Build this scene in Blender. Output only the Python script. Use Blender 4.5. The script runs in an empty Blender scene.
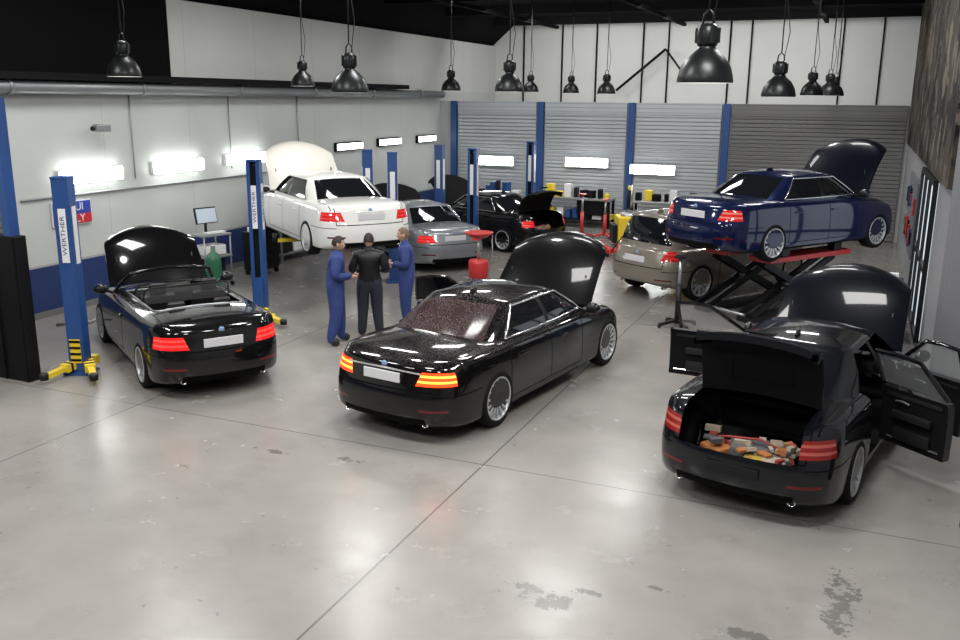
import bpy, bmesh, math, random
from mathutils import Vector, Matrix
from mathutils.bvhtree import BVHTree
random.seed(7)
scene=bpy.context.scene
COL=bpy.context.collection
scene.view_settings.view_transform='Standard'
scene.view_settings.look='None'

# ------------------------------------------------------------ node helpers
class X:
    def __init__(s,nt,k): s.nt=nt; s.k=k
    def _m(s,op,o=None,c=None):
        n=s.nt.nodes.new('ShaderNodeMath'); n.operation=op
        s.nt.links.new(s.k,n.inputs[0])
        for i,q in ((1,o),(2,c)):
            if q is None: continue
            if isinstance(q,X): s.nt.links.new(q.k,n.inputs[i])
            else: n.inputs[i].default_value=q
        return X(s.nt,n.outputs[0])
    def __add__(s,o): return s._m('ADD',o)
    def __sub__(s,o): return s._m('SUBTRACT',o)
    def __mul__(s,o): return s._m('MULTIPLY',o)
    def gt(s,o): return s._m('GREATER_THAN',o)
    def lt(s,o): return s._m('LESS_THAN',o)
    def abs(s): return s._m('ABSOLUTE')
    def mx(s,o): return s._m('MAXIMUM',o)
    def rng(s,a,b): return s.gt(a)*s.lt(b)
    def near(s,a,w): return (s-a).abs().lt(w)
    def fract(s): return s._m('FRACT')
def mixc(nt,f,a,b):
    n=nt.nodes.new('ShaderNodeMix'); n.data_type='RGBA'
    for i,q in ((0,f),(6,a),(7,b)):
        if isinstance(q,X): nt.links.new(q.k,n.inputs[i])
        elif i==0: n.inputs[i].default_value=q
        else: n.inputs[i].default_value=(*q,1) if len(q)==3 else q
    return X(nt,n.outputs[2])
def mixf(nt,f,a,b):
    n=nt.nodes.new('ShaderNodeMix'); n.data_type='FLOAT'
    for i,q in ((0,f),(2,a),(3,b)):
        if isinstance(q,X): nt.links.new(q.k,n.inputs[i])
        else: n.inputs[i].default_value=q
    return X(nt,n.outputs[0])
def mat(name,col=(.5,.5,.5),rough=.5,metal=0.,emit=None,es=0.,coat=0.,noise=0.,nscale=8.,spec=.5,alpha=None,trans=0.):
    m=bpy.data.materials.new(name); m.use_nodes=True; nt=m.node_tree
    b=nt.nodes['Principled BSDF']
    b.inputs['Base Color'].default_value=(*col,1); b.inputs['Roughness'].default_value=rough
    b.inputs['Metallic'].default_value=metal; b.inputs['Coat Weight'].default_value=coat
    b.inputs['Coat Roughness'].default_value=.05
    b.inputs['Specular IOR Level'].default_value=spec
    b.inputs['Transmission Weight'].default_value=trans
    if alpha is not None: b.inputs['Alpha'].default_value=alpha
    if emit: b.inputs['Emission Color'].default_value=(*emit,1); b.inputs['Emission Strength'].default_value=es
    if noise>0:
        tc=nt.nodes.new('ShaderNodeTexCoord'); n=nt.nodes.new('ShaderNodeTexNoise')
        n.inputs['Scale'].default_value=nscale; n.inputs['Detail'].default_value=5
        nt.links.new(tc.outputs['Object'],n.inputs['Vector'])
        c=mixc(nt,X(nt,n.outputs['Fac']),tuple(max(0,v*(1-noise)) for v in col),tuple(min(1,v*(1+noise)) for v in col))
        nt.links.new(c.k,b.inputs['Base Color'])
    return m
def xyz(nt):
    tc=nt.nodes.new('ShaderNodeTexCoord'); sp=nt.nodes.new('ShaderNodeSeparateXYZ')
    nt.links.new(tc.outputs['Object'],sp.inputs[0])
    return [X(nt,sp.outputs[i]) for i in range(3)],tc
def ntex(nt,tc,scale,detail=4,rough=.5):
    n=nt.nodes.new('ShaderNodeTexNoise'); n.inputs['Scale'].default_value=scale
    n.inputs['Detail'].default_value=detail; n.inputs['Roughness'].default_value=rough
    nt.links.new(tc.outputs['Object'],n.inputs['Vector']); return X(nt,n.outputs['Fac'])
def ramp(x,a,b):
    n=x.nt.nodes.new('ShaderNodeMapRange'); n.inputs[1].default_value=a; n.inputs[2].default_value=b
    x.nt.links.new(x.k,n.inputs[0]); return X(x.nt,n.outputs[0])

# ------------------------------------------------------------ mesh builder
class MB:
    def __init__(s): s.v=[];s.f=[];s.m=[];s.sm=[]
    def add(s,vs,fs,mat=0,smooth=False,M=None):
        o=len(s.v)
        for v in vs:
            v=Vector(v)
            if M is not None: v=M@v
            s.v.append(v)
        for f in fs: s.f.append([i+o for i in f]); s.m.append(mat); s.sm.append(smooth)
    def bm(s,bm,mat=0,smooth=False,M=None):
        bm.verts.ensure_lookup_table()
        for i,v in enumerate(bm.verts): v.index=i
        s.add([v.co.copy() for v in bm.verts],[[v.index for v in f.verts] for f in bm.faces],mat,smooth,M); bm.free()
    def box(s,c,size,mat=0,M=None,bev=0.,rot=None):
        bm=bmesh.new(); bmesh.ops.create_cube(bm,size=1)
        bmesh.ops.scale(bm,vec=size,verts=bm.verts)
        if bev: bmesh.ops.bevel(bm,geom=bm.edges[:],offset=bev,segments=2,affect='EDGES',profile=.6)
        if rot: bmesh.ops.rotate(bm,cent=(0,0,0),matrix=rot,verts=bm.verts)
        bmesh.ops.translate(bm,vec=c,verts=bm.verts)
        s.bm(bm,mat,False,M)
    def cyl(s,p0,p1,r0,r1=None,mat=0,n=16,M=None,cap=True,smooth=True):
        r1=r0 if r1 is None else r1
        p0=Vector(p0);p1=Vector(p1);d=(p1-p0).normalized()
        a=d.orthogonal().normalized();b=d.cross(a)
        vs=[];fs=[]
        for p,r in ((p0,r0),(p1,r1)):
            for i in range(n):
                t=2*math.pi*i/n; vs.append(p+a*r*math.cos(t)+b*r*math.sin(t))
        for i in range(n): fs.append([i,(i+1)%n,n+(i+1)%n,n+i])
        if cap: fs+= [list(range(n))[::-1],list(range(n,2*n))]
        s.add(vs,fs,mat,smooth,M)
        if cap: s.sm[-1]=False; s.sm[-2]=False
    def beam(s,p0,p1,w,h,mat=0,M=None):
        p0=Vector(p0);p1=Vector(p1);d=(p1-p0);L=d.length;d.normalize()
        up=Vector((0,0,1)) if abs(d.z)<.95 else Vector((0,1,0))
        a=d.cross(up).normalized();b=a.cross(d)
        vs=[p+a*w/2*i+b*h/2*j for p in (p0,p1) for i,j in ((-1,-1),(1,-1),(1,1),(-1,1))]
        s.add(vs,[[0,1,2,3],[7,6,5,4],[0,4,5,1],[1,5,6,2],[2,6,7,3],[3,7,4,0]],mat,False,M)
    def tube(s,pts,r,mat=0,n=8,M=None,closed=False):
        pts=[Vector(p) for p in pts];N=len(pts);vs=[];fs=[]
        prev=None
        for i,p in enumerate(pts):
            if closed: d=pts[(i+1)%N]-pts[i-1]
            else: d=pts[min(i+1,N-1)]-pts[max(i-1,0)]
            d.normalize()
            a=d.orthogonal().normalized() if prev is None else (prev-d*prev.dot(d)).normalized()
            prev=a;b=d.cross(a)
            for k in range(n):
                t=2*math.pi*k/n; vs.append(p+a*r*math.cos(t)+b*r*math.sin(t))
        for i in range(N if closed else N-1):
            j=(i+1)%N
            for k in range(n): fs.append([i*n+k,i*n+(k+1)%n,j*n+(k+1)%n,j*n+k])
        if not closed: fs.append(list(range(n))[::-1]); fs.append([(N-1)*n+k for k in range(n)])
        s.add(vs,fs,mat,True,M)
    def lathe(s,prof,c=(0,0,0),axis='z',n=32,mat=0,M=None):
        vs=[];fs=[];c=Vector(c)
        for r,h in prof:
            for i in range(n):
                t=2*math.pi*i/n;x=r*math.cos(t);y=r*math.sin(t)
                vs.append(c+(Vector((x,y,h)) if axis=='z' else Vector((h,x,y))))
        for j in range(len(prof)-1):
            for i in range(n): fs.append([j*n+i,j*n+(i+1)%n,(j+1)*n+(i+1)%n,(j+1)*n+i])
        s.add(vs,fs,mat,True,M)
    def ell(s,c,r,mat=0,M=None,seg=16,rot=None):
        bm=bmesh.new(); bmesh.ops.create_uvsphere(bm,u_segments=seg,v_segments=seg//2+2,radius=1)
        bmesh.ops.scale(bm,vec=r,verts=bm.verts)
        if rot: bmesh.ops.rotate(bm,cent=(0,0,0),matrix=rot,verts=bm.verts)
        bmesh.ops.translate(bm,vec=c,verts=bm.verts); s.bm(bm,mat,True,M)
    def obj(s,name,mats,parent=None,loc=None,rz=0,fixn=True):
        me=bpy.data.meshes.new(name); me.from_pydata([tuple(v) for v in s.v],[],s.f)
        for m in mats: me.materials.append(m)
        for p,m,q in zip(me.polygons,s.m,s.sm): p.material_index=m; p.use_smooth=q
        if fixn:
            bm=bmesh.new(); bm.from_mesh(me); bmesh.ops.recalc_face_normals(bm,faces=bm.faces); bm.to_mesh(me); bm.free()
        me.update()
        o=bpy.data.objects.new(name,me); COL.objects.link(o)
        if parent: o.parent=parent
        if loc is not None: o.location=loc
        o.rotation_euler[2]=rz
        return o
def empty(name,loc=(0,0,0),rz=0):
    e=bpy.data.objects.new(name,None); COL.objects.link(e); e.location=loc; e.rotation_euler[2]=rz; e.empty_display_size=.3
    return e
def text(s,name,size,m,parent,M,ext=.002):
    cu=bpy.data.curves.new(name,'FONT'); cu.body=s; cu.size=size; cu.extrude=ext; cu.align_x='CENTER'; cu.align_y='CENTER'
    o=bpy.data.objects.new(name,cu); COL.objects.link(o)
    bpy.context.view_layer.update()
    me=bpy.data.meshes.new_from_object(o); COL.objects.unlink(o); bpy.data.objects.remove(o)
    me.materials.clear(); me.materials.append(m)
    o=bpy.data.objects.new(name,me); COL.objects.link(o)
    if parent: o.parent=parent
    o.matrix_local=M
    return o
def rotz(a): return Matrix.Rotation(a,4,'Z')

# ------------------------------------------------------------ materials
M_blk=mat('black_plastic',(.008,.008,.009),.45,spec=.3)
M_dark=mat('dark_interior',(.006,.006,.007),.8,spec=.12)
M_rub=mat('tyre_rubber',(.007,.007,.007),.8,spec=.2)
M_rim=mat('alloy_rim',(.50,.51,.53),.3,.35)
M_rimd=mat('brake_dark',(.015,.015,.015),.6)
M_chr=mat('chrome',(.85,.85,.87),.18,.9)
M_glass=mat('tinted_glass',(.007,.008,.010),.05,0,spec=.5)
M_plate=mat('plate_white',(.62,.62,.64),.45)
M_seat=mat('seat_leather',(.012,.012,.013),.5,noise=.2,spec=.3)
M_blue=mat('lift_blue_paint',(.018,.065,.22),.4,noise=.12,nscale=5)
M_yel=mat('yellow_paint',(.75,.55,.03),.45)
M_red=mat('red_paint',(.5,.03,.03),.4)
M_white=mat('white_paint',(.7,.7,.7),.5)
M_grey=mat('grey_metal',(.3,.31,.32),.4,.5)
M_steel=mat('steel',(.45,.46,.48),.35,.8)
M_clear=mat('clear_glass',(.8,.85,.85),.03,alpha=.18)
M_tube=mat('tube_glow',(1,1,1),.5,emit=(.97,1,.97),es=16)
M_engine=mat('engine_grey',(.03,.03,.035),.5,.3,noise=.5,nscale=20)

# ------------------------------------------------------------ car
def paint(name,col,P,lampcol=(.35,.008,.008),lampE=0.,metal=.2,wet=False,coat=1.,rough=.3,lampcol2=None,spec=.1):
    m=bpy.data.materials.new(name); m.use_nodes=True; nt=m.node_tree; b=nt.nodes['Principled BSDF']
    (x,y,z),tc=xyz(nt); ax=x.abs(); h=P['L']/2; hw=P['W']/2
    lx,l0,l1,lyf=P['lamp']
    base=mixc(nt,0.,col,col)
    if wet:
        v=nt.nodes.new('ShaderNodeTexVoronoi'); v.inputs['Scale'].default_value=48
        nt.links.new(tc.outputs['Object'],v.inputs['Vector'])
        drop=X(nt,v.outputs['Distance']).lt(.38)*z.gt(.93)*ramp(ntex(nt,tc,3,3),.35,.6)
        base=mixc(nt,drop*.30,base,(.17,.14,.14))
    side=ax.gt(hw*.86)
    lines=None
    for yy in P['lines']:
        q=(y.near(yy-h,.008))*z.rng(.30,P['zbelt'])*side
        lines=q if lines is None else lines.mx(q)
    lines=lines.mx(z.near(.30,.006)*side*y.rng(P['lines'][-1]-h,P['lines'][0]-h))
    lines=lines.mx(ax.near(hw*.76,.007)*z.gt(.9)*y.rng(-h+.16,-h+P['rb']))
    lines=lines.mx(ax.near(hw*.70,.007)*z.rng(.66,.95)*y.lt(-h+.3))
    lines=lines.mx(z.near(.655,.008)*ax.lt(hw*.70)*y.lt(-h+.3))
    lines=lines.mx(z.near(.60,.006)*y.lt(-h+.8)*ax.gt(hw*.70))
    trim=z.lt(.22).mx(z.lt(.34)*y.lt(-h+.3)*ax.lt(hw*.62))
    dark=lines.mx(trim)
    c=mixc(nt,dark,base,(.003,.003,.003))
    lamp=(ax-(z-l0)*.35).gt(lx)*z.rng(l0,l1)*y.lt(-h+lyf)
    refl=ax.rng(hw*.55,hw*.86)*z.rng(.42,.45)*y.lt(-h+.3)
    bars=((z-l0)*(2.5/(l1-l0))).fract().gt(.6)
    c2=lampcol2 or tuple(min(1,v*1.3+.02) for v in lampcol)
    lc=mixc(nt,bars,lampcol,c2)
    c=mixc(nt,lamp,c,lc); c=mixc(nt,refl,c,(.12,.006,.006))
    nt.links.new(c.k,b.inputs['Base Color'])
    nt.links.new(lc.k,b.inputs['Emission Color']); nt.links.new((lamp*lampE).k,b.inputs['Emission Strength'])
    notp=dark.mx(lamp)
    nt.links.new(mixf(nt,notp,metal,0.).k,b.inputs['Metallic'])
    nt.links.new(mixf(nt,dark,rough,.6).k,b.inputs['Roughness'])
    nt.links.new(mixf(nt,dark,coat,0.).k,b.inputs['Coat Weight'])
    b.inputs['Specular IOR Level'].default_value=spec
    b.inputs['Coat Roughness'].default_value=.045
    return m
SED=[(0,.90,.25,.91,.935),(.17,.935,.21,.955,.995),(.38,.965,.19,.97,1.035),(.66,.98,.18,.975,1.05),(1.0,.99,.18,.978,1.055),(1.5,1.,.18,.97,1.05),
 (2.2,1.,.18,.96,1.04),(2.9,1.,.18,.948,1.03),(3.35,1.,.18,.935,1.02),(3.7,.998,.18,.905,1.0),(4.1,.99,.19,.865,.965),
 (4.5,.965,.19,.80,.895),(4.84,.91,.20,.71,.79),(5.,.84,.22,.62,.67)]
def mk_body(P):
    h=P['L']/2;hw=P['W']/2;s=P['L']/5.
    st=P.get('st',SED); vs=[];fs=[];rings=[]
    n=len(st)
    def cols(zb,zs,zt):
        dz=zt-zs
        return [(0,zb),(.45,zb),(.80,zb),(.955,zb),(.985,zb+.05),(1.,zb+.31),(.99,zb+.31+(zs-zb-.31)*.55),(.965,zs-.05),(.925,zs),(.78,zs+.5*dz),(.45,zs+.87*dz),(0,zt)]
    def yoff(j,k,a):
        a=abs(a)
        rk=.05 if k<=3 else {4:.01,5:0,6:.06,7:.10}.get(k,.115)
        fk=.05 if k<=3 else {4:.0,5:0,6:.05,7:.08}.get(k,.10)
        if j==0: return rk+(.24 if a>.9 else .09 if a>.7 else .02 if a>.3 else 0)
        if j==1: return rk*.6+(.21 if a>.9 else .06 if a>.7 else 0)
        if j==2: return .10 if a>.9 else 0
        if j==n-1: return -fk-(.30 if a>.9 else .17 if a>.7 else .05 if a>.3 else 0)
        if j==n-2: return -fk*.7-(.22 if a>.9 else .10 if a>.7 else 0)
        return 0
    for j,(d,w,zb,zs,zt) in enumerate(st):
        cs=cols(zb,zs,zt)
        def put(a,z,k):
            vs.append((a*w*hw,-h+d*s+yoff(j,k,a),z)); return len(vs)-1
        R=[put(a,z,k) for k,(a,z) in enumerate(cs)]
        Lf=[put(-cs[k][0],cs[k][1],k) for k in range(10,0,-1)]
        rings.append(R+Lf)
    N=22
    for j in range(n-1):
        for k in range(N): fs.append([rings[j][k],rings[j][(k+1)%N],rings[j+1][(k+1)%N],rings[j+1][k]])
    for j in (0,n-1):
        r=rings[j];d,w,zb,zs,zt=st[j];cs=cols(zb,zs,zt)
        rows=[[r[3],r[2],r[1],r[0],r[21],r[20],r[19]]]
        for k in (4,5,6,7):
            row=[r[k]]
            for a in (.80,.45,0,-.45,-.80):
                vs.append((a*w*hw,-h+d*s+yoff(j,k,a),cs[k][1])); row.append(len(vs)-1)
            row.append(r[22-k]); rows.append(row)
        rows.append([r[8],r[9],r[10],r[11],r[12],r[13],r[14]])
        for q in range(5):
            for c in range(6): fs.append([rows[q][c],rows[q][c+1],rows[q+1][c+1],rows[q+1][c]])
    me=bpy.data.meshes.new('body'); me.from_pydata(vs,[],fs)
    bm=bmesh.new(); bm.from_mesh(me); bmesh.ops.recalc_face_normals(bm,faces=bm.faces); bm.to_mesh(me); bm.free()
    o=bpy.data.objects.new('body',me); COL.objects.link(o)
    md=o.modifiers.new('s','SUBSURF'); md.levels=P.get('sub',2); md.render_levels=md.levels
    bake(o); return o
def bake(o):
    bpy.context.view_layer.update()
    dg=bpy.context.evaluated_depsgraph_get()
    me=bpy.data.meshes.new_from_object(o.evaluated_get(dg)); o.modifiers.clear(); old=o.data; o.data=me
    bpy.data.meshes.remove(old)
def cut(o,mb,probe=None):
    c=mb.obj('cutter',[M_blk,M_dark])
    keep=o.data.copy()
    for solver in ('EXACT','FAST'):
        md=o.modifiers.new('b','BOOLEAN'); md.object=c; md.operation='DIFFERENCE'; md.solver=solver
        bake(o)
        ok=len(o.data.polygons)>200
        if ok and probe:
            b=BVHTree.FromPolygons([v.co for v in o.data.vertices],[p.vertices for p in o.data.polygons])
            r=b.ray_cast(Vector((probe[0],probe[1],3)),Vector((0,0,-1))); ok=(r[0] is None) or r[0].z<probe[2]
        if ok: break
        o.data=keep.copy()
    me=c.data; bpy.data.objects.remove(c); bpy.data.meshes.remove(me)
    if not ok:
        x0=min(v.x for v in mb.v);x1=max(v.x for v in mb.v);y0=min(v.y for v in mb.v);y1=max(v.y for v in mb.v);z0=min(v.z for v in mb.v)
        bm=bmesh.new(); bm.from_mesh(o.data)
        for co,no in (((x0,0,0),(1,0,0)),((x1,0,0),(1,0,0)),((0,y0,0),(0,1,0)),((0,y1,0),(0,1,0)),((0,0,z0),(0,0,1))):
            bmesh.ops.bisect_plane(bm,geom=bm.verts[:]+bm.edges[:]+bm.faces[:],plane_co=co,plane_no=no)
        kill=[f for f in bm.faces if x0<f.calc_center_median().x<x1 and y0<f.calc_center_median().y<y1 and f.calc_center_median().z>z0]
        bmesh.ops.delete(bm,geom=kill,context='FACES'); bm.to_mesh(o.data); bm.free()
WH={}
def wheel_mesh(R,spokes,rimmat,key):
    if key in WH: return WH[key]
    mb=MB(); k=R/.34
    mb.lathe([(r*k,x) for r,x in [(.20,-.11),(.245,-.115),(.30,-.12),(.33,-.10),(.34,-.05),(.34,.05),(.33,.095),(.30,.115),(.262,.11),(.255,.10)]],axis='x',mat=0)
    mb.lathe([(r*k,x) for r,x in [(.260,.106),(.252,.116),(.238,.104),(.230,.03),(.215,-.02)]],axis='x',mat=1)
    mb.lathe([(.235*k,.0),(.0001,.0)],axis='x',mat=2)
    mb.lathe([(.0001,.085),(.035,.085),(.05,.075),(.06,.04),(.06,.0)],axis='x',n=16,mat=1)
    for i in range(spokes):
        a=2*math.pi*i/spokes; M=Matrix.Rotation(a,4,'X')
        r1=.245*k; w0=.018;w1=.014 if spokes>8 else .030
        vs=[(x,wy,r) for r,w,x0,x1 in ((.03,w0,.03,.078),(r1,w1,.06,.104)) for x in (x0,x1) for wy in (-w,w)]
        mb.add(vs,[[0,1,3,2],[4,6,7,5],[2,3,7,6],[0,2,6,4],[1,5,7,3],[0,4,5,1]],1,False,M)
    o=mb.obj('w',[M_rub,rimmat,M_rimd]); me=o.data; bpy.data.objects.remove(o); WH[key]=me; return me
def shell(hb,T,B,W,NA,NB):
    n0=len(T);fs=[];ms=[]
    for b_ in range(NB):
        for a in range(NA):
            q=[b_*W+a,b_*W+a+1,(b_+1)*W+a+1,(b_+1)*W+a]; fs.append(q);ms.append(0); fs.append([i+n0 for i in q[::-1]]);ms.append(1)
    rim=[a for a in range(W)]+[b_*W+NA for b_ in range(1,NB+1)]+[NB*W+a for a in range(NA-1,-1,-1)]+[b_*W for b_ in range(NB-1,0,-1)]
    for i in range(len(rim)): a_,b2=rim[i],rim[(i+1)%len(rim)]; fs.append([a_,a_+n0,b2+n0,b2]);ms.append(0)
    hb.add(T+B,fs,0,True); hb.m[-len(ms):]=ms
def car(name,P,loc,rz,scale=1.):
    root=empty(name,loc,rz); root.scale=(scale,)*3
    h=P['L']/2;hw=P['W']/2;s=P['L']/5.
    D=lambda d:-h+d*s
    body=mk_body(P); bvh=BVHTree.FromPolygons([v.co.copy() for v in body.data.vertices],[tuple(p.vertices) for p in body.data.polygons])
    def top(x,y):
        r=bvh.ray_cast(Vector((x,y,3)),Vector((0,0,-1))); return r[0].z if r[0] else .9
    def sidex(y,z,sd):
        r=bvh.ray_cast(Vector((sd*3,y,z)),Vector((-sd,0,0))); return r[0].x if r[0] and abs(r[0].x)>hw*.7 else sd*hw*.9
    def reary(x,z):
        r=bvh.ray_cast(Vector((x,-h-2,z)),Vector((0,1,0))); return r[0].y if r[0] and r[0].y<-h+.6 else -h+.2
    body.parent=root; body.name=name+'_body'
    pm=P['paint']; body.data.materials.clear(); body.data.materials.append(pm); body.data.materials.append(M_dark)
    R=P.get('R',.335); ry=-h+P['ro']; fy=ry+P['wb']
    c=MB()
    for yy in (ry,fy):
        for sd in (-1,1):
            c.cyl((sd*(hw-.32),yy,R-.005),(sd*(hw+.2),yy,R-.005),R+.04,mat=1,n=48)
    cut(body,c)
    hd0,hd1=P.get('hood',(3.66,4.93))
    if P.get('hood_open'):
        c=MB(); y0=D(hd0)+.02;y1=D(hd1)-.10
        c.add([(a*hw*w,y,z) for y,w in ((y0,.76),(y1,.52)) for z in (.45,1.4) for a in (-1,1)],
              [[0,1,3,2],[4,6,7,5],[0,4,5,1],[2,3,7,6],[0,2,6,4],[1,5,7,3]],1)
        cut(body,c,(0,(y0+y1)/2,.6))
        e=MB(); my=(y0+y1)/2
        e.box((0,my,.60),(.62,.6,.22),0,bev=.04); e.box((0,my+.05,.72),(.42,.5,.05),1,bev=.02)
        e.box((-.42,my+.1,.6),(.2,.25,.2),0,bev=.02); e.box((.42,my-.2,.6),(.22,.3,.22),1,bev=.03)
        e.tube([(-.3,my+.2,.72),(-.4,my+.3,.68),(0,my+.38,.68),(.4,my+.28,.68)],.03,1)
        e.obj('engine',[M_engine,M_blk,M_grey],root)
    if P.get('trunk_open'):
        c=MB(); c.box((0,D(.25),.96),(1.16,1.13,.64),1); cut(body,c,(0,D(.3),.75))
        c=MB(); c.box((0,D(.56),.72),(1.08,.62*s,.64),1); cut(body,c,(0,D(.56),.5))
        t=MB(); r=random.Random(3)
        t.box((0,D(.54),.42),(1.06,.56,.04),0)
        t.box((.05,D(.6),.52),(.5,.3,.14),5,bev=.03,rot=Matrix.Rotation(.3,3,'Z'))
        t.box((-.3,D(.45),.5),(.28,.2,.1),2,bev=.02,rot=Matrix.Rotation(-.4,3,'Z'))
        t.box((.3,D(.42),.5),(.25,.2,.1),3,bev=.02,rot=Matrix.Rotation(.5,3,'Z'))
        t.box((.1,D(.42),.49),(.2,.14,.08),4,bev=.02)
        for i in range(44):
            t.box((r.uniform(-.45,.45),D(r.uniform(.34,.76)),r.uniform(.50,.62)),(r.uniform(.05,.16),r.uniform(.03,.1),r.uniform(.02,.06)),r.choice([1,2,3,3,3,0,5,0]),rot=Matrix.Rotation(r.uniform(0,3),3,'Z')@Matrix.Rotation(r.uniform(-.4,.4),3,'X'))
        t.tube([(-.4,D(.6),.57),(-.2,D(.5),.64),(.1,D(.55),.66),(.3,D(.5),.62)],.012,1)
        t.obj('trunk_contents',[M_blk,mat('rag_red',(.30,.04,.03),.7),mat('rag_orange',(.42,.16,.05),.6),mat('rag_pale',(.42,.35,.27),.7),mat('rag_yellow',(.45,.33,.05),.6),mat('rag_grey',(.10,.10,.11),.7)],root)
    doors=P.get('doors',[])
    if P.get('open_cabin') or doors:
        c=MB(); a,b_=P['cabin']; c.box((0,(D(a)+D(b_))/2,.85),(hw*1.36,D(b_)-D(a),1.1),1); cut(body,c,(0,0,.6))
        for sd,dr,da,ang in doors:
            c=MB(); c.box((sd*hw*.92,(D(dr)+D(da))/2,.82),(hw*.62,D(da)-D(dr),1.0),1); cut(body,c,(sd*hw*.8,(D(dr)+D(da))/2,.6))
        t=MB()
        def seat(x,y,w=.5,hr=True,back=.55):
            t.box((x,y,.50),(w,.52,.18),0,bev=.05)
            t.box((x,y-.28,.50+back/2),(w,.15,back+.1),0,bev=.06,rot=Matrix.Rotation(.28,3,'X'))
            if hr:
                t.box((x,y-.38,.62+back),(.24,.10,.16),0,bev=.04,rot=Matrix.Rotation(.2,3,'X'))
                for q in (-.05,.05): t.cyl((x+q,y-.36,.45+back),(x+q,y-.375,.58+back),.008,mat=1,n=6)
        for x in (-.37,.37): seat(x,D(2.55))
        if P.get('open_cabin'):
            for x in (-.32,.32): seat(x,D(1.66),.46,True,.42)
        else: seat(0,D(1.66),1.2,False,.5)
        t.box((0,D(3.22),.86),(hw*1.32,.32,.22),0,bev=.06)
        t.box((0,D(2.6),.5),(.2,1.0,.3),0,bev=.04)
        t.tube([(-.37+.18*math.cos(q),D(3.0)-.05*math.sin(q),.93+.17*math.sin(q)) for q in [2*math.pi*i/20 for i in range(20)]],.015,2,closed=True)
        t.cyl((-.37,D(3.0),.93),(-.37,D(3.15),.88),.03,mat=0)
        t.obj('interior',[M_seat,M_chr,M_blk],root)
    body.data.polygons.foreach_set('use_smooth',[True]*len(body.data.polygons))
    body.data.set_sharp_from_angle(angle=math.radians(38))
    wm=wheel_mesh(R,P.get('spokes',14),P.get('rim',M_rim),(R,P.get('spokes',14),P.get('rim',M_rim).name))
    for i,(yy,sd) in enumerate([(ry,-1),(ry,1),(fy,-1),(fy,1)]):
        w=bpy.data.objects.new('wheel_%d'%(i+1),wm); COL.objects.link(w); w.parent=root
        w.location=(sd*(hw-.115),yy,R); w.rotation_euler=(random.random(),0,0 if sd>0 else math.pi)
    # greenhouse
    G=P['gh']; zb=G.get('zb',.90); z1=G.get('z1',1.01); zr=G['zr']; zc=G['zc']
    rb,rt,ft,fb=D(G['rb']),D(G['rt']),D(G['ft']),D(G['fb'])
    bx=hw*G.get('bx',.885); rx=hw*G.get('rx',.64); cw=G.get('cw',.42)
    Bd=D(G.get('B',2.5))
    pts=[('f',0.),('f',.5),('f',.93),('s',fb-.20,ft-.07),('s',fb-.62,ft-.42),('s',Bd+.05,Bd+.03),('s',Bd-.05,Bd-.07),
         ('s',(Bd+rb+cw)/2,(Bd+rt)/2+.02),('s',rb+cw+.05,rt+.17),('s',rb+cw,rt+.13),('r',.93),('r',.5),('r',0.)]
    def gp(i,t,sd=1):
        q=pts[i]; z=zb+(zr-zb)*t; tt=t**1.15
        if q[0]=='f':
            yb=fb-.16*q[1]**2; yt=ft-.07*q[1]**2; xb=bx*.95*q[1]; xt=rx*.93*q[1]
            return Vector((sd*(xb+(xt-xb)*tt),yb+(yt-yb)*t,z+.035*t*(1-q[1]**2)))
        if q[0]=='r':
            yb=rb+.12*q[1]**2; yt=rt+.06*q[1]**2; xb=bx*.90*q[1]; xt=rx*.90*q[1]
            bow=-.05*math.sin(math.pi*t)*s
            return Vector((sd*(xb+(xt-xb)*tt),yb+(yt-yb)*t+bow,z+.03*t*(1-q[1]**2)))
        yy=q[1]+(q[2]-q[1])*t
        e=((yy-(rb+fb)/2)/((fb-rb)/2))**2
        xb=bx*(1-.07*e); xt=rx*(1-.07*e)
        bul=.03*math.sin(math.pi*t)
        return Vector((sd*(xb+(xt-xb)*tt+bul),yy,z))
    t1=(z1-zb)/(zr-zb); lv=[0,t1,t1+(.93-t1)*.33,t1+(.93-t1)*.66,.93,1.]
    segm=['g','g','p','g','g','b','g','g','b','p','r','r']
    skip={}
    for sd,dr,da,ang in doors:
        skip.setdefault(sd,set()).update([3,4] if da>2.8 else [6,7])
    if not P.get('open_cabin'):
        vs=[];ids={}
        for sd in (1,-1):
            for i in range(13):
                for l,t in enumerate(lv):
                    if sd==-1 and pts[i][1]==0.: ids[(sd,i,l)]=ids[(1,i,l)]; continue
                    vs.append(gp(i,t,sd)); ids[(sd,i,l)]=len(vs)-1
        fs=[];ms=[]
        mm={'p':0,'g':1,'b':2,'r':3}
        for sd in (1,-1):
            for i in range(12):
                for l in range(5):
                    if l<=3 and i in skip.get(sd,()): continue
                    f=[ids[(sd,i,l)],ids[(sd,i+1,l)],ids[(sd,i+1,l+1)],ids[(sd,i,l+1)]]
                    if sd==-1: f=f[::-1]
                    fs.append(f); ms.append(mm[segm[i]] if 1<=l<=3 else 0)
        loop=[ids[(1,i,5)] for i in range(13)]+[ids[(-1,i,5)] for i in range(11,0,-1)]
        cx=Vector((0,(rt+ft)/2,0)); prev=loop
        base=[vs[i] for i in loop]
        for sc in (.9,.7,.45,.2):
            cur=[]
            for b0 in base:
                v=Vector((b0.x*sc,cx.y+(b0.y-cx.y)*sc,b0.z+(zc-b0.z)*(1-sc**2.2))); vs.append(v); cur.append(len(vs)-1)
            for k in range(len(loop)): fs.append([prev[k],prev[(k+1)%len(loop)],cur[(k+1)%len(loop)],cur[k]]); ms.append(0)
            prev=cur
        vs.append(Vector((0,cx.y,zc)))
        for k in range(len(loop)): fs.append([prev[k],prev[(k+1)%len(loop)],len(vs)-1]); ms.append(0)
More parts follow.
